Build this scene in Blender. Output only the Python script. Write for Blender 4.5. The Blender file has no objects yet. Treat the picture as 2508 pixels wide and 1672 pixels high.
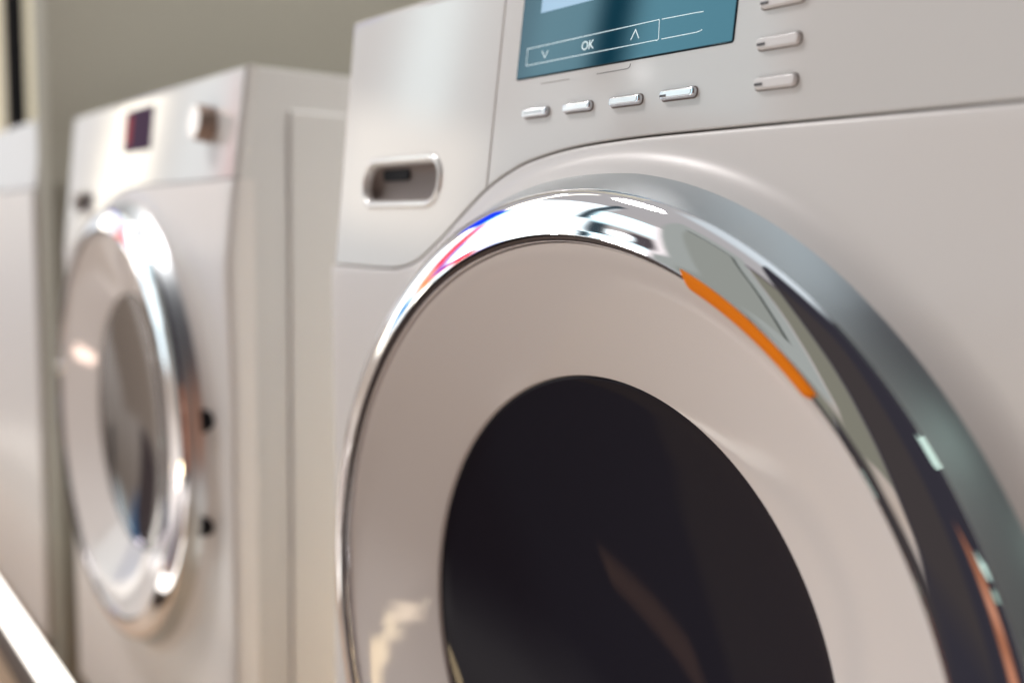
import bpy, bmesh, math
from mathutils import Vector, Matrix
from mathutils.geometry import intersect_line_line_2d
R = math.radians
sc = bpy.context.scene
COL = sc.collection

# ------------------------------------------------------------------ camera
CAM = Vector((0.6716, -0.3485, 0.6992))
FW = Vector((-0.7908, 0.6024, -0.1087)).normalized()
RT = Vector((0.6043, 0.7966, 0.0180))
UP = RT.cross(FW).normalized()
RT = FW.cross(UP).normalized()
cam = bpy.data.cameras.new('camera')
co = bpy.data.objects.new('camera', cam); COL.objects.link(co)
M3 = Matrix((RT, UP, -FW)).transposed()
co.matrix_world = Matrix.Translation(CAM) @ M3.to_4x4()
cam.sensor_width = 36; cam.lens = 2458.14 / 2508 * 36
cam.clip_start = .02; cam.clip_end = 100
cam.dof.use_dof = True; cam.dof.focus_distance = .478; cam.dof.aperture_fstop = 3.2; cam.dof.aperture_blades = 9
sc.camera = co

# ------------------------------------------------------------------ world: the showroom around as light, its patches placed for the wanted reflections
W = bpy.data.worlds.new('World'); sc.world = W; W.use_nodes = True
NT = W.node_tree
for n in list(NT.nodes): NT.nodes.remove(n)
def nd(t, **k):
    n = NT.nodes.new(t)
    for a, b in k.items(): setattr(n, a, b)
    return n
def mth(op, a, b=None, c=None, clamp=False):
    n = nd('ShaderNodeMath', operation=op); n.use_clamp = clamp
    for i, v in enumerate((a, b, c)):
        if v is None: continue
        if isinstance(v, (int, float)): n.inputs[i].default_value = v
        else: NT.links.new(v, n.inputs[i])
    return n.outputs[0]
tc = nd('ShaderNodeTexCoord')
sx = nd('ShaderNodeSeparateXYZ'); NT.links.new(tc.outputs['Generated'], sx.inputs[0])
vx, vy, vz = sx.outputs
# azimuth: 0 = along the row to the left (-x), 90 = straight in front of the machines (-y), 180 = to the right (+x)
az = mth('MULTIPLY', mth('ARCTAN2', mth('MULTIPLY', vy, -1.0), mth('MULTIPLY', vx, -1.0)), 180 / math.pi)
el = mth('MULTIPLY', mth('ARCSINE', vz), 180 / math.pi)
def step(v, a, soft):
    return mth('MULTIPLY_ADD', mth('SUBTRACT', v, a), 1.0 / max(soft, .01), .5, clamp=True)
cur = None
def base_ramp():
    r = nd('ShaderNodeValToRGB')
    NT.links.new(mth('MULTIPLY_ADD', el, 1 / 180.0, .5), r.inputs[0])
    e = r.color_ramp.elements
    e[0].position = 0.0; e[0].color = (1.06, .985, .945, 1)  # lower half brightened as added fill light
    e[1].position = 1.0; e[1].color = (.50, .55, .58, 1)
    for pos, c in ((.40, (.96, .88, .83, 1)), (.47, (.34, .28, .235, 1)), (.53, (.36, .33, .31, 1)), (.66, (.30, .285, .285, 1)), (.855, (.31, .30, .30, 1)), (.885, (.42, .455, .475, 1))):
        k = e.new(pos); k.color = c
    return r.outputs[0]
cur = base_ramp()
def patch(az0, az1, el0, el1, col, s=1.0, soft=3, soft_el=None, slant=0.0, opac=1.0):
    global cur
    se = soft_el or soft
    a = az if not slant else mth('MULTIPLY_ADD', mth('SUBTRACT', el, (el0 + el1) / 2), slant, az)
    m = mth('MULTIPLY', mth('MULTIPLY', step(a, az0, soft), mth('SUBTRACT', 1.0, step(a, az1, soft))),
            mth('MULTIPLY', step(el, el0, se), mth('SUBTRACT', 1.0, step(el, el1, se))))
    if opac < 1: m = mth('MULTIPLY', m, opac)
    x = nd('ShaderNodeMix', data_type='RGBA')
    NT.links.new(m, x.inputs[0]); NT.links.new(cur, x.inputs[6])
    x.inputs[7].default_value = (col[0] * s, col[1] * s, col[2] * s, 1)
    cur = x.outputs[2]
PATCHES = [
    # large cool shop window to the front left, its cream neighbour and the dark pillar
    dict(az0=17.5, az1=41.3, el0=-4, el1=30, col=(.82, .95, 1.0), s=1.35, soft=1.6),
    dict(az0=25.2, az1=27.4, el0=10, el1=30, col=(.70, .72, .74), s=.9, soft=1.4),
    dict(az0=28.8, az1=31.6, el0=11, el1=24, col=(.78, .96, 1.0), s=3.1, soft=1.5),
    dict(az0=26.0, az1=34.0, el0=6, el1=12.5, col=(1.0, .95, .86), s=2.9, soft=2.5),
    dict(az0=33.6, az1=35.6, el0=13, el1=30, col=(.80, .84, .88), s=1.0, soft=1.2),
    dict(az0=14.4, az1=16.4, el0=-2, el1=45, col=(1.0, .93, .78), s=4.0, soft=1.0),
    dict(az0=39.0, az1=41.3, el0=16, el1=34, col=(.03, .045, .055), s=1, soft=.9),
    dict(az0=41.3, az1=43.7, el0=-8, el1=16, col=(.03, .045, .055), s=1, soft=.9),
    dict(az0=41.3, az1=49.5, el0=15.5, el1=23, col=(.62, .90, 1.0), s=1.6, soft=1.5),
    dict(az0=46.4, az1=49.4, el0=3, el1=14.3, col=(.06, .05, .055), s=1, soft=.7),
    dict(az0=44.0, az1=46.6, el0=4, el1=12.8, col=(.85, .97, 1.0), s=2.4, soft=.7),
    dict(az0=49.4, az1=50.6, el0=6, el1=24, col=(.72, .66, .66), s=1.0, soft=.4),
    dict(az0=7.5, az1=13.6, el0=2, el1=14, col=(.92, .96, 1.0), s=.7, soft=1.0),  # pale area added to brighten the leftmost machine's panel
    # coloured screens beside the window
    dict(az0=6.0, az1=19.0, el0=17.0, el1=24.5, col=(.01, .045, .70), s=1.0, soft=.7),
    dict(az0=19.0, az1=20.2, el0=15.0, el1=23.5, col=(.10, .75, .12), s=1.0, soft=.7),
    dict(az0=19.6, az1=22.8, el0=14.2, el1=17.0, col=(.75, .02, .35), s=1.1, soft=.7),
    dict(az0=20.2, az1=23.8, el0=6.0, el1=14.2, col=(.9, .035, .06), s=1.0, soft=.7),
    dict(az0=23.8, az1=25.2, el0=7.0, el1=11, col=(.01, .16, .62), s=1.0, soft=.8),
    dict(az0=20.2, az1=23.8, el0=3.0, el1=6.0, col=(.95, .28, .10), s=1.0, soft=.7),
    dict(az0=23.6, az1=25.6, el0=2.0, el1=7.0, col=(.30, .07, .45), s=1.0, soft=.8),
    dict(az0=18.0, az1=30.0, el0=-6.0, el1=2.6, col=(.01, .22, .52), s=1.0, soft=.9),
    dict(az0=51.6, az1=54.2, el0=-16.2, el1=-13.6, col=(1, .72, .60), s=14, soft=.4),  # this and the next: bright spots added for glints on the second machine
    dict(az0=22.6, az1=23.8, el0=-5.2, el1=-3.6, col=(1, .85, .9), s=12, soft=.3),
    # grey display walls in front
    dict(az0=50.5, az1=68.0, el0=2, el1=44, col=(.25, .265, .25), s=1.0, soft=.5),
    dict(az0=54.0, az1=64.5, el0=8, el1=37, col=(.205, .215, .195), s=1.0, soft=.4),
    dict(az0=64.2, az1=65.0, el0=8, el1=37, col=(.05, .055, .05), s=1.0, soft=.3),
    dict(az0=54.0, az1=65.0, el0=36.5, el1=37.6, col=(.06, .065, .06), s=1.0, soft=.3),
    dict(az0=68.6, az1=76.0, el0=-2, el1=38, col=(.15, .145, .115), s=1.0, soft=.5),
    dict(az0=68.0, az1=76.0, el0=38, el1=40, col=(.03, .012, .03), s=1.0, soft=.4),
    # dark side of the shop to the right of the photographer
    dict(az0=76.0, az1=180.5, el0=-22, el1=78, col=(.024, .022, .029), s=1, soft=1.2, soft_el=7),
    dict(az0=-180.5, az1=-145, el0=-22, el1=78, col=(.05, .055, .056), s=1, soft=4, soft_el=7),
    dict(az0=77.0, az1=101.0, el0=-10, el1=46, col=(.036, .030, .030), s=1, soft=2, soft_el=8),
    dict(az0=26, az1=66, el0=-36, el1=-19, col=(.16, .14, .15), s=1.0, soft=4, soft_el=5),  # dark area added below to darken the reflection in the door glass
    dict(az0=54, az1=92, el0=-37, el1=-20, col=(.12, .085, .075), s=1.0, soft=5, soft_el=4),  # dark area added to darken the lower part of the door rings
    dict(az0=16, az1=28, el0=-9.6, el1=-5.4, col=(.045, .038, .045), s=1.0, soft=1.2, soft_el=.8),  # dark band added to darken the second machine's glass
    dict(az0=16, az1=36, el0=-17, el1=-9.6, col=(.36, .29, .24), s=1.0, soft=2, soft_el=.8),  # brown band added to tint the reflection in that glass
    dict(az0=36.0, az1=44.0, el0=-25.28, el1=-25.06, col=(1, .55, .34), s=2.8, soft=.16),  # thin warm strip added to draw a streak in the door glass
    # unseen warm lit edge low in front, shaped for the door's golden reflection
    dict(az0=66, az1=72.5, el0=-14.9, el1=-12.6, col=(1, .76, .45), s=11.0, soft=.3),
    dict(az0=72.3, az1=74.4, el0=-14.7, el1=-13.2, col=(1, .78, .48), s=12.0, soft=.3),
    dict(az0=74.2, az1=75.4, el0=-16.0, el1=-14.2, col=(1, .80, .52), s=12.0, soft=.3),
    dict(az0=75.1, az1=76.5, el0=-16.9, el1=-15.5, col=(1, .80, .58), s=11.0, soft=.4),
    dict(az0=76.95, az1=77.4, el0=-17.6, el1=-16.8, col=(1, .86, .60), s=14.0, soft=.3),
    # warm lit figure and pale lamps in the dark part
    dict(az0=123, az1=147, el0=-16, el1=21, col=(.30, .115, .06), s=1.0, soft=2.5),
    dict(az0=126, az1=143, el0=9, el1=14, col=(.52, .24, .15), s=1.0, soft=2.5),
    dict(az0=126, az1=140, el0=-8, el1=4, col=(.46, .20, .12), s=1.0, soft=3),
    dict(az0=162, az1=180.5, el0=43.3, el1=49.6, col=(.56, .73, .64), s=1.05, soft=.3),
    dict(az0=-180.5, az1=-170, el0=43.3, el1=49.6, col=(.56, .73, .64), s=1.05, soft=.3),
    dict(az0=152, az1=173, el0=23.0, el1=26.2, col=(.56, .75, .66), s=1.05, soft=.3),
    dict(az0=160, az1=173, el0=19.2, el1=21.4, col=(.36, .50, .42), s=1.0, soft=.3),
]
for p_ in PATCHES: patch(**p_)
bg = nd('ShaderNodeBackground'); out = nd('ShaderNodeOutputWorld')
NT.links.new(cur, bg.inputs[0]); bg.inputs[1].default_value = 1.0
NT.links.new(bg.outputs[0], out.inputs[0])
W.cycles.sampling_method = 'MANUAL'; W.cycles.sample_map_resolution = 1024

# ------------------------------------------------------------------ lamps: ceiling spots of the showroom, then added fill lamps
def lamp(x, y, z, watt, r=.05, col=(1, .945, .93)):
    l = bpy.data.lights.new('ceiling_or_fill_lamp', 'POINT'); l.energy = watt; l.shadow_soft_size = r; l.color = col
    o = bpy.data.objects.new('ceiling_or_fill_lamp', l); COL.objects.link(o); o.location = (x, y, z)
for x, y, p_ in ((-1.3, -1.05, 95),):
    lamp(x, y, 2.9, p_, r=.30)
for x, y, p_ in ((-2.33, -.63, 14), (-3.02, -2.23, 4), (-4.4, -4.26, .6), (-6.1, -6.6, 1.2)):
    lamp(x, y, 2.75, p_, r=.06)

lamp(.25, .68, 2.4, 55, r=.1)  # added fill behind the fronts for the partition and the second machine's side
lamp(-.10, .60, .16, 3.6, r=.04, col=(1, .86, .70))  # added warm fill, hidden low in the gap between two machines
lamp(-1.9, .45, 2.6, 10, r=.1)  # added fill from behind for the far left

vs = sc.view_settings
vs.view_transform = 'Standard'; vs.look = 'None'; vs.gamma = 1; vs.use_curve_mapping = False; vs.exposure = 0.64

# ------------------------------------------------------------------ materials
def mat(name, col, rough=.4, metal=0.0, coat=0.0, spec=.5, emit=None, es=0.0, bump=0.0, bscale=200, var=0.0, ior=1.5, crough=.03, tint=None):
    m = bpy.data.materials.new(name); m.use_nodes = True
    t = m.node_tree; b = t.nodes['Principled BSDF']
    b.inputs['Base Color'].default_value = (*col, 1); b.inputs['Roughness'].default_value = rough
    b.inputs['Metallic'].default_value = metal; b.inputs['Coat Weight'].default_value = coat
    b.inputs['Coat Roughness'].default_value = crough
    b.inputs['Specular IOR Level'].default_value = spec; b.inputs['IOR'].default_value = ior
    if tint: b.inputs['Specular Tint'].default_value = (*tint, 1)
    if emit: b.inputs['Emission Color'].default_value = (*emit, 1); b.inputs['Emission Strength'].default_value = es
    if bump or var:
        tcn = t.nodes.new('ShaderNodeTexCoord'); nz = t.nodes.new('ShaderNodeTexNoise')
        nz.inputs['Scale'].default_value = bscale; nz.inputs['Detail'].default_value = 4
        t.links.new(tcn.outputs['Object'], nz.inputs['Vector'])
        if bump:
            bp = t.nodes.new('ShaderNodeBump'); bp.inputs['Strength'].default_value = bump; bp.inputs['Distance'].default_value = .001
            t.links.new(nz.outputs['Fac'], bp.inputs['Height']); t.links.new(bp.outputs['Normal'], b.inputs['Normal'])
        if var:
            rp = t.nodes.new('ShaderNodeMapRange'); rp.inputs['To Min'].default_value = max(0, rough - var); rp.inputs['To Max'].default_value = rough + var
            t.links.new(nz.outputs['Fac'], rp.inputs['Value']); t.links.new(rp.outputs['Result'], b.inputs['Roughness'])
    return m
ENAMEL = mat('white_enamel', (.77, .76, .75), .34, coat=.0, bump=.02, bscale=350, var=.05)
PANEL = mat('glossy_white_plastic', (.72, .725, .72), .07, spec=.42, var=.02, bscale=60)
SIDE = mat('satin_white_steel', (.72, .725, .71), .38, bump=.03, bscale=500)
FACE = mat('door_white_plastic', (.80, .77, .755), .04, spec=.3)
CHROME = mat('chrome', (.90, .90, .92), .025, metal=1)
SATIN = mat('satin_silver', (.78, .79, .80), .16, metal=1)
BEZEL = mat('grey_gasket', (.055, .042, .045), .25)
GLASS = mat('tinted_door_glass', (.0155, .0145, .0235), .025, ior=1.33, spec=.25)
GLASSW = mat('mirrored_door_glass', (.05, .038, .034), .06, ior=2.4)
SCREEN = mat('blue_screen_glass', (.004, .03, .05), .03, ior=1.85, emit=(.0, .045, .08), es=.2, tint=(.50, .88, 1))
UI = mat('lit_screen_window', (.1, .2, .3), .03, emit=(.36, .58, .82), es=.3, ior=1.9)
MARK = mat('pale_print', (.75, .85, .88), .4, emit=(.5, .62, .66), es=.42)
INK = mat('grey_print', (.10, .10, .11), .5)
DARK = mat('black_plastic', (.010, .010, .013), .6, spec=.15)
BUTTON = mat('silver_button', (.70, .71, .75), .12, metal=1)
BUTTONW = mat('white_button', (.82, .81, .81), .14)
CAP = mat('pearl_button_cap', (.90, .91, .92), .16, metal=.35)
COLLAR = mat('satin_silver_collar', (.56, .60, .62), .32, metal=.88)
ORANGE = mat('orange_plastic', (.98, .26, .0), .5, spec=.15)
CAVITY = mat('brushed_grey_metal', (.20, .168, .155), .5, spec=.25)
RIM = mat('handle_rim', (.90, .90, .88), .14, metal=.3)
DISPLAY = mat('violet_display', (.03, .008, .035), .35, ior=1.06, emit=(.06, .015, .08), es=.12)
DISPLAYR = mat('red_display_glow', (.2, .02, .03), .3, ior=1.06, emit=(.55, .06, .06), es=.22)
KNOB = mat('brushed_knob', (.32, .23, .19), .3, metal=.7)
MINT = mat('pale_mint_plate', (.62, .78, .70), .25)
WALL = mat('wall_paint', (.335, .33, .28), .8, bump=.05, bscale=80)
FLOOR = mat('warm_floor', (.42, .30, .20), .35, bump=.02, bscale=20, var=.1)
CREAM = mat('cream_board', (.85, .78, .62), .4, emit=(1, .92, .72), es=.25)
PODIUM = mat('dark_brown_rail', (.05, .03, .022), .4)
WOOD = mat('tan_podium', (.66, .46, .30), .4)
TUBE = mat('light_tube_glow', (.9, .9, .9), .4, emit=(1, .95, .87), es=1.7)

# ------------------------------------------------------------------ helpers
def finish(name, bm, m, parent=None, smooth=True, ang=38):
    bmesh.ops.remove_doubles(bm, verts=bm.verts, dist=1e-6)
    bmesh.ops.recalc_face_normals(bm, faces=bm.faces)
    me = bpy.data.meshes.new(name); bm.to_mesh(me); bm.free()
    me.materials.append(m)
    if smooth:
        me.polygons.foreach_set('use_smooth', [True] * len(me.polygons))
        me.set_sharp_from_angle(angle=R(ang))
    o = bpy.data.objects.new(name, me); COL.objects.link(o)
    if parent: o.parent = parent
    return o
def tag(o, label=None, cat=None, group=None, kind=None):
    if label: o['label'] = label
    if cat: o['category'] = cat
    if group: o['group'] = group
    if kind: o['kind'] = kind
def empty(name, loc):
    o = bpy.data.objects.new(name, None); COL.objects.link(o); o.location = loc; o.empty_display_size = .1
    return o
def box_bm(bm, a, b, bev=0.0, seg=2):
    r = bmesh.ops.create_cube(bm, size=1)
    v = r['verts']
    for q in v:
        q.co = Vector([(a[i] + b[i]) / 2 + q.co[i] * (b[i] - a[i]) for i in range(3)])
    if bev:
        es = list({e for q in v for e in q.link_edges})
        bmesh.ops.bevel(bm, geom=es, offset=bev, segments=seg, profile=.5, affect='EDGES')
def box(name, a, b, m, parent=None, bev=.0, seg=2):
    bm = bmesh.new(); box_bm(bm, a, b, bev, seg); return finish(name, bm, m, parent)

# front of a machine: leans back above the door, upright below
W0, H0, D0 = .596, .850, .636
ZS, T = .7453, .1082
TT = math.tan(T)
ZK = .673
def yf(z):
    if z >= ZK: return TT * (z - ZS)
    t = min((ZK - z) / .14, 1); t = t * t * (3 - 2 * t)
    return TT * (ZK - ZS) * (1 - t) + -.0052 * t
def P(x, s, h=0.0):      # a point on the leaning panel: s up along it from the seam height, h out of it
    return Vector((x, s * math.sin(T) - h * math.cos(T), ZS + s * math.cos(T) + h * math.sin(T)))
def s_of(z): return (z - ZS) / math.cos(T)
CX, CZ = .298, .4759

def rrect(x0, x1, y0, y1, r, n=6):
    r = min(r, (x1 - x0) / 2 - 1e-5, (y1 - y0) / 2 - 1e-5)
    pts = []
    for cx, cy, a0 in ((x1 - r, y1 - r, 0), (x0 + r, y1 - r, 90), (x0 + r, y0 + r, 180), (x1 - r, y0 + r, 270)):
        for k in range(n + 1):
            a = R(a0 + 90 * k / n); pts.append((cx + r * math.cos(a), cy + r * math.sin(a)))
    return pts
def ccw(pts):
    a = sum(pts[i][0] * pts[(i + 1) % len(pts)][1] - pts[(i + 1) % len(pts)][0] * pts[i][1] for i in range(len(pts)))
    return pts if a > 0 else pts[::-1]
def inset(pts, d):       # pts ccw; positive d shrinks
    n = len(pts); o = []
    for i in range(n):
        p0, p1, p2 = Vector(pts[i - 1]), Vector(pts[i]), Vector(pts[(i + 1) % n])
        e1, e2 = (p1 - p0), (p2 - p1)
        if e1.length < 1e-9: e1 = e2
        if e2.length < 1e-9: e2 = e1
        n1 = Vector((-e1.y, e1.x)).normalized(); n2 = Vector((-e2.y, e2.x)).normalized()
        m = n1 + n2
        m = m / max(m.length_squared / 2, .35)
        o.append(tuple(p1 + m * d))
    return o
BIG = .0065
def inset_big(pts, d, db):
    """like inset, but the outer upright and top edges of the machine are rounded with their own larger radius."""
    n = len(pts); o = []
    x_lo, x_hi, y_hi = 0.0, W0, STOP
    def dist(a, b):
        if a[0] < .0065 and b[0] < .0065: return db
        if abs(a[0] - x_hi) < 1e-5 and abs(b[0] - x_hi) < 1e-5: return db
        if abs(a[1] - y_hi) < 1e-5 and abs(b[1] - y_hi) < 1e-5: return db
        return d
    for i in range(n):
        p0, p1, p2 = Vector(pts[i - 1]), Vector(pts[i]), Vector(pts[(i + 1) % n])
        d1, d2 = dist(pts[i - 1], pts[i]), dist(pts[i], pts[(i + 1) % n])
        e1, e2 = (p1 - p0).normalized(), (p2 - p1).normalized()
        n1, n2 = Vector((-e1.y, e1.x)), Vector((-e2.y, e2.x))
        det = n1.x * n2.y - n1.y * n2.x
        if abs(det) < .05: o.append(tuple(p1 + (n1 * d1 + n2 * d2) / 2)); continue
        o.append((p1.x + (d1 * n2.y - d2 * n1.y) / det, p1.y + (n1.x * d2 - n2.x * d1) / det))
    return o
def slab(name, pts, levels, m, parent, hole=None, hole_levels=None, cap_back=False, fn=P, ang=38, big=False):
    """pts outline in panel coordinates; levels: list of (inset, height) from the front face to the back."""
    bm = bmesh.new(); pts = ccw(pts)
    def loop(ps, h): return [bm.verts.new(fn(a, b, h)) for a, b in ps]
    def skin(A, B):
        n = len(A)
        for i in range(n): bm.faces.new((A[i], A[(i + 1) % n], B[(i + 1) % n], B[i]))
    if big:
        ins = lambda d, h: inset_big(pts, d, BIG - math.sqrt(max(0, BIG * BIG - max(0, BIG + h) ** 2)))
        levels = [(0 if d < 0 else d, h) for d, h in levels]
        loops = [loop(ins(d, h), h) for d, h in levels]
    else:
        loops = [loop(inset(pts, d), h) for d, h in levels]
    for A, B in zip(loops, loops[1:]): skin(A, B)
    if hole:
        hp = ccw(hole)
        hl = [loop(inset(hp, -d), h) for d, h in hole_levels]
        for A, B in zip(hl, hl[1:]): skin(A, B)
        es = []
        for L in (loops[0], hl[0]):
            for i in range(len(L)):
                e = bm.edges.get((L[i], L[(i + 1) % len(L)])) or bm.edges.new((L[i], L[(i + 1) % len(L)]))
                es.append(e)
        bmesh.ops.triangle_fill(bm, use_beauty=True, use_dissolve=False, edges=es)
    else:
        bm.faces.new(loops[0])
    if cap_back: bm.faces.new(loops[-1])
    o = finish(name, bm, m, parent, ang=ang)
    nf = (fn(1, 0, 0) - fn(0, 0, 0)).cross(fn(0, 1, 0) - fn(0, 0, 0)).normalized()
    for f in o.data.polygons:                        # the flat front stays flat, only its edges are rounded
        if abs(f.normal.dot(nf)) > .99995: f.use_smooth = False
    return o
def strip(bm, path, w, h0, h1, fn=P, closed=False):   # printed or raised line following a path on the panel
    n = len(path); L = []
    for i in range(n):
        a = Vector(path[i - 1]) if (i or closed) else Vector(path[0])
        b = Vector(path[(i + 1) % n]) if (i < n - 1 or closed) else Vector(path[-1])
        p = Vector(path[i])
        d1 = (p - a).normalized() if (p - a).length > 1e-9 else (b - p).normalized()
        d2 = (b - p).normalized() if (b - p).length > 1e-9 else d1
        nn = (Vector((-d1.y, d1.x)) + Vector((-d2.y, d2.x))); nn = nn / max(nn.length_squared / 2, .3)
        q0, q1 = p + nn * w / 2, p - nn * w / 2
        L.append([bm.verts.new(fn(q[0], q[1], h)) for q, h in ((q0, h0), (q0, h1), (q1, h1), (q1, h0))])
    rng = range(n if closed else n - 1)
    for i in rng:
        A, B = L[i], L[(i + 1) % n]
        for k in range(4): bm.faces.new((A[k], A[(k + 1) % 4], B[(k + 1) % 4], B[k]))
    if not closed: bm.faces.new(L[0]); bm.faces.new(L[-1][::-1])
def lathe(name, prof, m, parent, n=160, a0=0, a1=360, fn=None, ang=30, caps=False):
    """profile of (r, y) turned about the door axis."""
    bm = bmesh.new(); full = abs(a1 - a0) >= 360; rows = []
    cnt = n if full else n + 1
    for i in range(cnt):
        a = R(a0 + (a1 - a0) * i / n)
        pr = prof
        if caps:                                  # rounded ends
            k = min(i, n - i) / 4
            q = math.sqrt(max(.02, 1 - max(0, 1 - k) ** 2))
            pr = [(.2241 + (r - .2241) * q, y) for r, y in prof]
        rows.append([bm.verts.new((CX + r * math.cos(a), y, CZ + r * math.sin(a))) if r > 1e-7 else None for r, y in pr])
    cen = {}
    for j, (r, y) in enumerate(prof):
        if r <= 1e-7: cen[j] = bm.verts.new((CX, y, CZ))
    g = lambda row, j: row[j] if row[j] is not None else cen[j]
    for i in range(n):
        A = rows[i]; B = rows[(i + 1) % cnt] if full else rows[i + 1]
        for j in range(len(prof) - 1):
            vs_ = []
            for v in (g(A, j), g(B, j), g(B, j + 1), g(A, j + 1)):
                if v not in vs_: vs_.append(v)
            if len(vs_) > 2: bm.faces.new(vs_)
    if caps:
        bm.faces.new(rows[0]); bm.faces.new(rows[-1])
    return finish(name, bm, m, parent, ang=ang)
def arc(cx, cy, rx, ry, a0, a1, n):
    return [(cx + rx * math.cos(R(a0 + (a1 - a0) * k / n)), cy + ry * math.sin(R(a0 + (a1 - a0) * k / n))) for k in range(n + 1)]

# seam between the control panel and the front (x, z): low under the drawer, rising round the door
SEAM_PTS = [(0, .6732), (.05, .6732), (.083, .6733), (.097, .6741), (.1115, .6768), (.1225, .6805), (.1319, .6855), (.148, .6955), (.1637, .7067), (.178, .7166), (.1925, .7255), (.2110, .7333), (.2292, .7386), (.2631, .7437), (.3087, .7461), (.3609, .7466), (.45, .7468), (.596, .7468)]
def catmull(pts, n=6):
    o = []
    for i in range(len(pts) - 1):
        p0, p1, p2, p3 = pts[max(i - 1, 0)], pts[i], pts[i + 1], pts[min(i + 2, len(pts) - 1)]
        for k in range(n):
            t = k / n
            o.append(tuple(.5 * (2 * p1[c] + (p2[c] - p0[c]) * t + (2 * p0[c] - 5 * p1[c] + 4 * p2[c] - p3[c]) * t * t + (3 * p1[c] - p0[c] - 3 * p2[c] + p3[c]) * t ** 3) for c in (0, 1)))
    o.append(pts[-1]); return o
SEAM = catmull(SEAM_PTS, 4)
def seam_at(x):
    for (x0, z0), (x1, z1) in zip(SEAM, SEAM[1:]):
        if x0 <= x <= x1: return z0 + (z1 - z0) * (x - x0) / (x1 - x0)
    return SEAM[-1][1]
GAP = .00045
R0, Y0 = .2446, -.0285
def front_panel(parent):
    poly = [(0, .06), (W0, .06)] + [(x, z - GAP) for x, z in SEAM[::-1]]
    poly = ccw(poly)
    def edge(a):
        d = Vector((math.cos(a), math.sin(a))); c = Vector((CX, CZ)); best = 9
        for i in range(len(poly)):
            q0, q1 = Vector(poly[i]), Vector(poly[(i + 1) % len(poly)])
            e = q1 - q0; den = d.x * e.y - d.y * e.x
            if abs(den) < 1e-12: continue
            w = q0 - c
            t = (w.x * e.y - w.y * e.x) / den; u = (w.x * d.y - w.y * d.x) / den
            if t > 0 and -1e-6 <= u <= 1 + 1e-6: best = min(best, t)
        return best
    angs = [2 * math.pi * k / 360 for k in range(360)]
    for x, z in poly:
        angs.append(math.atan2(z - CZ, x - CX) % (2 * math.pi))
    angs = sorted(set(round(a, 6) for a in angs))
    def collar(r):
        if r >= .2685: return 0
        return ((.2685 - r) / (.2685 - R0)) ** 2.3
    bm = bmesh.new(); rows = []
    for a in angs:
        rb = edge(a); ca, sa = math.cos(a), math.sin(a); row = []
        def add(r, dy=0.0):
            x, z = CX + r * ca, CZ + r * sa; w = collar(r)
            y = yf(z) * (1 - w) + Y0 * w + dy
            # rounded outer upright edges
            e = min(x, W0 - x); rr = .0065
            if e < rr: y += rr - math.sqrt(max(0, rr * rr - (rr - e) ** 2))
            row.append(bm.verts.new((x, y, z)))
        add(R0 - .0002, .012); add(R0 - .0002, .0006)
        lim = min(rb - .003, .2685)
        for k in range(13):
            add(R0 + (lim - R0) * (k / 12) ** 1.2)
        for k in range(1, 9):
            t = (k / 8); add(lim + (rb - .0028 - lim) * t)
        add(rb - .0016, .00018); add(rb - .0008, .0006); add(rb - .0002, .0014); add(rb, .0026); add(rb, .0128 - yf(CZ + rb * sa))
        rows.append(row)
    fp = None
    n = len(rows); co_ = [[v.co.copy() for v in r_] for r_ in rows]; bm.free()
    KS = 7                                      # first rows: the silver collar that the ring sits in
    for name, j0, j1, m, par in (('front_panel', KS, len(co_[0]) - 1, ENAMEL, parent), ('door_collar', 0, KS, COLLAR, None)):
        bm = bmesh.new()
        vv = [[bm.verts.new(r_[j]) for j in range(j0, j1 + 1)] for r_ in co_]
        for i in range(n):
            A, B = vv[i], vv[(i + 1) % n]
            for j in range(len(A) - 1): bm.faces.new((A[j], B[j], B[j + 1], A[j + 1]))
        o = finish(name, bm, m, par or fp, ang=55)
        fp = fp or o
    return fp

def capsule_button(parent, x0, x1, s, hh, m, slot=True, hgt=.0026, line=False, soft=False):
    b = slab('button', rrect(x0, x1, s - hh / 2, s + hh / 2, hh * .42), [(.0007, hgt), (.0003, hgt - .00015), (.0, hgt - .0008), (-.0001, -.001)], m, parent, ang=50)
    if not soft: slab('button_cap', rrect(x0 + .0009, x1 - .0013, s - hh / 2 + .0008, s + hh / 2 - .0007, hh * .34), [(.0003, hgt + .00025), (0, hgt + .0001), (0, hgt - .0003)], CAP, b)
    g = slab('button_surround', rrect(x0 - .0006, x1 + .0006, s - hh / 2 - .0006, s + hh / 2 + .0006, hh * .5), [(0, .00012), (0, -.0006)], CAVITY, b)
    bm = bmesh.new()
    if line: strip(bm, [(x0 + .0025, s), (x1 - .003, s)], .0006, hgt - .0004, hgt + .00036)
    else: strip(bm, [(x0 + .0010, s - .0006), (x0 + .0050, s - .0006)], .0011, hgt - .0004, hgt + .00036)
    if slot: finish('indicator_slot', bm, INK, b)
    else: bm.free()
    return b
def text_bm(body, x, s, size, h, m, parent, name='lettering'):
    c = bpy.data.curves.new('t', 'FONT'); c.body = body; c.size = size; c.extrude = .00008; c.align_x = 'CENTER'; c.resolution_u = 6
    o = bpy.data.objects.new('t', c); COL.objects.link(o)
    bpy.context.view_layer.update()
    me = bpy.data.meshes.new_from_object(o.evaluated_get(bpy.context.evaluated_depsgraph_get()))
    bpy.data.objects.remove(o); bpy.data.curves.remove(c)
    for v in me.vertices: v.co = P(x + v.co.x, s + v.co.y, h + v.co.z)
    me.name = name; me.materials.clear(); me.materials.append(m)
    r = bpy.data.objects.new(name, me); COL.objects.link(r); r.parent = parent
    return r

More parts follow.
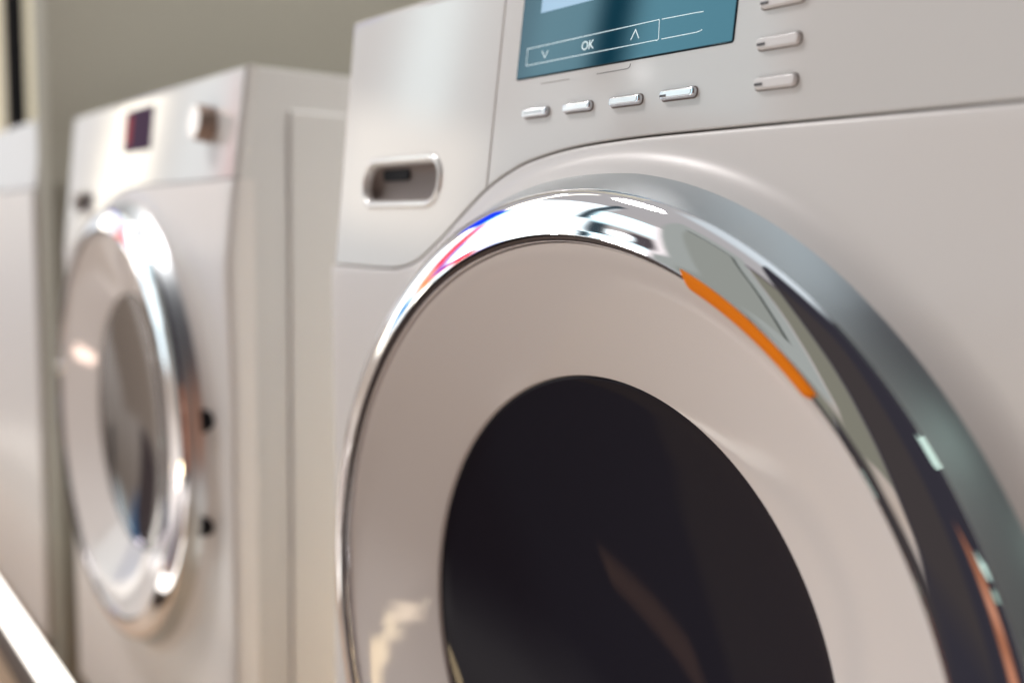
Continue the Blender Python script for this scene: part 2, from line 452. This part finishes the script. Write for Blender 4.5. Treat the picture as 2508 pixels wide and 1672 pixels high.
EDGE = [(.0022, 0), (.0011, -.0003), (.0003, -.0010), (0, -.0022), (0, -.014)]
FINE = [(.0007, 0), (.0003, -.00012), (0, -.0005), (0, -.0010), (0, -.0018), (0, -.0030), (0, -.0045), (0, -.0065), (0, -.014)]
STOP = s_of(H0) - .0004
def drawer(parent):
    xs = .1895
    low = [(x, s_of(z + GAP)) for x, z in SEAM if x < xs - .001] + [(xs, s_of(seam_at(xs) + GAP))]
    low[0] = (.005, low[0][1]); low = [q for i, q in enumerate(low) if i == 0 or q[0] > .02]
    pts = low + [(xs, STOP), (0, STOP)]
    hole = rrect(.0445, .1365, -.0275, -.0025, .0115, 8)
    d = slab('detergent_drawer', pts, FINE, PANEL, parent, hole=hole, hole_levels=[(0, 0), (0, -.004)], big=True)
    # bright rim round the grip, then the hollow
    hp = ccw(rrect(.0445, .1365, -.0275, -.0025, .0115, 8))
    bm = bmesh.new(); L = []
    for dd, h in ((.0048, .0001), (.0040, .0012), (.0026, .0018), (.0010, .0012), (.0, -.0006), (-.0006, -.004)):
        L.append([bm.verts.new(P(a, b, h)) for a, b in inset(hp, -dd)])
    for A, B in zip(L, L[1:]):
        for i in range(len(A)): bm.faces.new((A[i], A[(i + 1) % len(A)], B[(i + 1) % len(B)], B[i]))
    g = finish('grip_rim', bm, RIM, d, ang=60)
    bm = bmesh.new(); L = []
    for dd, h in ((.0004, -.0038), (.0010, -.0055), (.003, -.0075), (.007, -.0085)):
        L.append([bm.verts.new(P(a, b, h)) for a, b in inset(hp, dd)])
    for A, B in zip(L, L[1:]):
        for i in range(len(A)): bm.faces.new((A[i], A[(i + 1) % len(A)], B[(i + 1) % len(B)], B[i]))
    bm.faces.new(L[-1])
    finish('grip_hollow', bm, CAVITY, g, ang=60)
    slab('grip_catch', rrect(.055, .090, -.0126, -.0018, .004), [(.001, -.0066), (0, -.0070), (0, -.0088)], DARK, g)
    return d
def control_panel(parent):
    xs = .1895 + .0009
    low = [(xs, s_of(seam_at(xs) + GAP))] + [(x, s_of(z + GAP)) for x, z in SEAM if x > xs + .001]
    pts = low + [(W0, STOP), (xs, STOP)]
    return slab('control_panel', pts, FINE, PANEL, parent, big=True)
def cabinet(parent):
    bm = bmesh.new()
    box_bm(bm, (.0006, .013, .012), (W0 - .0006, D0, H0 - .0015), .003, 2)
    bmesh.ops.delete(bm, geom=[f for f in bm.faces if f.normal.y < -.99], context='FACES')
    c = finish('cabinet', bm, SIDE, parent)
    return c
def side_panel(cab):
    for x0, x1 in ((W0 - .004, W0 + .0034), (-.0034, .004)):
        bm = bmesh.new(); box_bm(bm, (x0, .0525, .05), (x1, D0 - .03, .812), .0032, 3)
        finish('side_panel', bm, SIDE, cab)
    for x0, x1 in ((W0 - .01, W0 + .0006), (-.0006, .01)):
        pass
def door(parent, tab=True, gm=None, hinges=False):
    # polished ring: bullnose from its outer lip to the white face
    prof = [(R0 - .0012, -.018), (R0, -.0268), (.2444, -.0286), (.2427, -.0311), (.2400, -.0330), (.2365, -.0345), (.2325, -.0356), (.2285, -.0364), (.2253, -.0369), (.2240, -.0372), (.2224, -.0376), (.2223, -.0375), (.2223, -.030)]
    ring = lathe('door_ring', catmull(prof, 3), CHROME, parent, n=240, ang=60)
    lathe('ring_gasket', [(.2223, -.0300), (.2221, -.0355), (.2214, -.0360), (.2200, -.0352), (.2198, -.0300)], BEZEL, ring, n=200, ang=60)
    lathe('inner_ring', catmull([(.2197, -.030), (.21965, -.0343), (.2194, -.0346), (.2191, -.0343), (.2190, -.0325), (.2189, -.030)], 3), CHROME, ring, n=200, ang=60)
    face = lathe('door_face', [(.2188, -.026), (.2187, -.0312), (.2180, -.0319), (.2165, -.0317), (.2050, -.0276), (.1900, -.0216), (.1750, -.0156), (.1600, -.0096), (.1525, -.0066), (.1507, -.0058), (.1502, -.0040), (.1500, .006)], FACE, parent, n=200, ang=50)
    glass = lathe('door_glass', [(.1504, .0010), (.1499, -.0032), (.1494, -.0036), (.1480, -.0030)] + [(r_ / 100, -.0030 + .021 * (1 - (r_ / 14.8) ** 2)) for r_ in (14, 13, 12, 10, 8, 6, 4, 2, 0)], gm, parent, n=160, ang=80)
    if tab:
        lathe('door_tab', catmull([(.2241, -.0300), (.2242, -.0374), (.2236, -.0382), (.2205, -.0374), (.2176, -.0350), (.2162, -.0318), (.2158, -.0280)], 3), ORANGE, ring, n=50, a0=47.6, a1=68.8, ang=50, caps=True)
    if hinges:
        for a in (9.5, -14.5):
            bm = bmesh.new()
            c = Vector((CX + .2490 * math.cos(R(a)), -.009, CZ + .2490 * math.sin(R(a))))
            bmesh.ops.create_cone(bm, cap_ends=True, segments=20, radius1=.0125, radius2=.0115, depth=.015, matrix=Matrix.Translation(c) @ Matrix.Rotation(R(90), 4, 'X'))
            finish('hinge_cap', bm, DARK, ring)
    return ring

def machine(kind, loc, label, group):
    t = empty('washing_machine', loc); tag(t, label, 'washing machine', group)
    cab = cabinet(t); side_panel(cab)
    if kind == 'plain':
        slab('front_panel', rrect(0, W0, .05, .744, .004), EDGE, ENAMEL, t, cap_back=True, fn=lambda a, b, h: Vector((a, -.004 - h, b)))
        cp = slab('control_panel', rrect(0, W0, s_of(.7465), STOP, .004), EDGE, PANEL, t, cap_back=True)
        slab('glint_strip', rrect(.22, .572, -.024, -.008, .005), [(.0006, .0015), (0, .001), (0, -.002)], RIM, t)  # pale strip built in place of a lamp's reflection on the front
        return t
    front_panel(t); drawer(t); cp = control_panel(t); door(t, tab=(kind == 'main'), gm=GLASS if kind == 'main' else GLASSW, hinges=(kind == 'dial'))
    if kind == 'main':
        scr = slab('display_screen', rrect(.2088, .3662, .0395, .0945, .0012), [(.0003, .0006), (0, .0003), (0, -.003)], SCREEN, cp)
        slab('screen_edge', rrect(.2082, .3668, .0389, .0951, .0016), [(0, .0001), (0, -.002)], DARK, scr)
        slab('lit_window', rrect(.2255, .300, .0742, .0900, .0006), [(0, .00068), (0, .0004)], UI, scr)
        bm = bmesh.new(); h0, h1 = .0004, .00072
        w = .00034
        strip(bm, [(.3188, .0563), (.2166, .0557), (.2170, .0464), (.3188, .0466)], w, h0, h1)
        strip(bm, [(.3184, .0566), (.3190, .0561), (.3198, .0470), (.3190, .0464), (.3180, .0464)], w, h0, h1)
        strip(bm, [(.3206, .0562), (.3425, .0558), (.3470, .0556)], w, h0, h1)
        strip(bm, [(.3218, .0466), (.3440, .0466), (.3462, .0469), (.3474, .0474)], w, h0, h1)
        strip(bm, [(.3003, .0491), (.3031, .0538), (.3060, .0492)], .0005, h0, h1)
        strip(bm, [(.2300, .0528), (.2330, .0490), (.2352, .0526)], .0005, h0, h1)
        finish('printed_marks', bm, MARK, scr, smooth=False)
        text_bm('OK', .2680, .0488, .0066, .00066, MARK, scr)
        bm = bmesh.new()
        strip(bm, [(.2768, .0352), (.2995, .0353), (.3008, .0358), (.3013, .0366), (.3014, .0376)], .00028, .0, .00014)
        finish('printed_lines', bm, INK, cp, smooth=False)
        bm = bmesh.new(); strip(bm, [(.2311, .0350), (.2554, .0349)], .00024, .0, .00014)
        finish('printed_lines', bm, CAVITY, cp, smooth=False)
        for i, (a, b) in enumerate(((.2196, .2410), (.2546, .2764), (.2907, .3127), (.3260, .3480))):
            capsule_button(cp, a, b, .0191, .0046, BUTTON, line=(i == 0), slot=i in (0, 3))
        for a, b, s in ((.3803, .4026, .0535), (.3809, .4031, .0359), (.3819, .4037, .0187)):
            capsule_button(cp, a, b, s, .0050, BUTTONW, hgt=.0022, soft=True)
    elif kind == 'dial':
        ds = slab('display_screen', rrect(.247, .346, .041, .090, .002), [(.0004, .0008), (0, .0003), (0, -.003)], DISPLAY, cp)
        slab('lit_window', rrect(.252, .272, .050, .084, .004), [(0, .0010), (0, .0006)], DISPLAYR, ds)
        k = bmesh.new()
        kx, ks = .5245, .0545; L = []
        for r_, h in ((.0175, .0), (.0170, .015), (.0160, .0170)):
            L.append([k.verts.new(P(kx + r_ * math.cos(R(a * 9)), ks + r_ * math.sin(R(a * 9)), h)) for a in range(40)])
        for A, B in zip(L, L[1:]):
            for i in range(40): k.faces.new((A[i], A[(i + 1) % 40], B[(i + 1) % 40], B[i]))
        ko = finish('selector_knob', k, KNOB, cp, ang=50)
        k = bmesh.new()
        vs_ = [k.verts.new(P(kx + .0158 * math.cos(R(a * 9)), ks + .0158 * math.sin(R(a * 9)), .0172)) for a in range(40)]
        k.faces.new(vs_); finish('knob_face', k, RIM, ko)
    return t

# ------------------------------------------------------------------ setting
fl = box('floor', (-6, -.8, -.30), (5, 3, -.25), FLOOR); tag(fl, kind='structure')
wl = box('back_wall', (-.868, .80, -.25), (3.0, .90, 2.6), WALL); tag(wl, kind='structure')
pw = box('partition_wall', (-.953, .0, -.25), (-.868, 1.2, 2.6), WALL, bev=.002)
tag(pw, 'tall plain grey-brown partition wall rising behind the blurred machine with the dial', 'wall')
pod = empty('podium', (0, 0, 0)); tag(pod, 'long tan podium under the row of washing machines', 'podium')
box('platform', (-4, -.26, -.25), (1.6, .78, 0), WOOD, pod, bev=.004)
lt = empty('light_rail', (0, -.13, 0)); tag(lt, 'glowing white light rail crossing the bottom left corner in front of the leftmost machine', 'light rail')
bm = bmesh.new()
bmesh.ops.create_cone(bm, cap_ends=True, segments=24, radius1=.0118, radius2=.0118, depth=1.5, matrix=Matrix.Translation((-.95, 0, .253)) @ Matrix.Rotation(R(90), 4, 'Y'))
finish('tube', bm, TUBE, lt)
box('rail_holder', (-1.7, -.012, .205), (-.2, .012, .243), PODIUM, lt, bev=.003)
for k in (-1.65, -.23):
    box('rail_post', (k, -.010, 0), (k + .02, .010, .206), PODIUM, lt)

db = empty('display_board', (-1.80, .3, -.25)); tag(db, 'tall cream lit board with a black upright post beyond the leftmost machine', 'display board')
box('board', (-.05, -.27, 0), (0, .9, 2.8), CREAM, db)
box('post', (.0, -.178, 0), (.03, -.142, 2.8), DARK, db)

# ------------------------------------------------------------------ the machines
GRP = 'white washing machines in a row'
machine('main', (0, 0, 0), 'white front loader in focus with blue screen, chrome door ring and orange door tab', GRP)
machine('dial', (-.2123 - W0, .006, -.004), 'blurred white front loader with small violet display and round dial beside it', GRP)
machine('plain', (-.953 - W0 - .002, -.004, .004), 'white machine cut off by the left edge of the photo, beyond the partition wall', GRP)
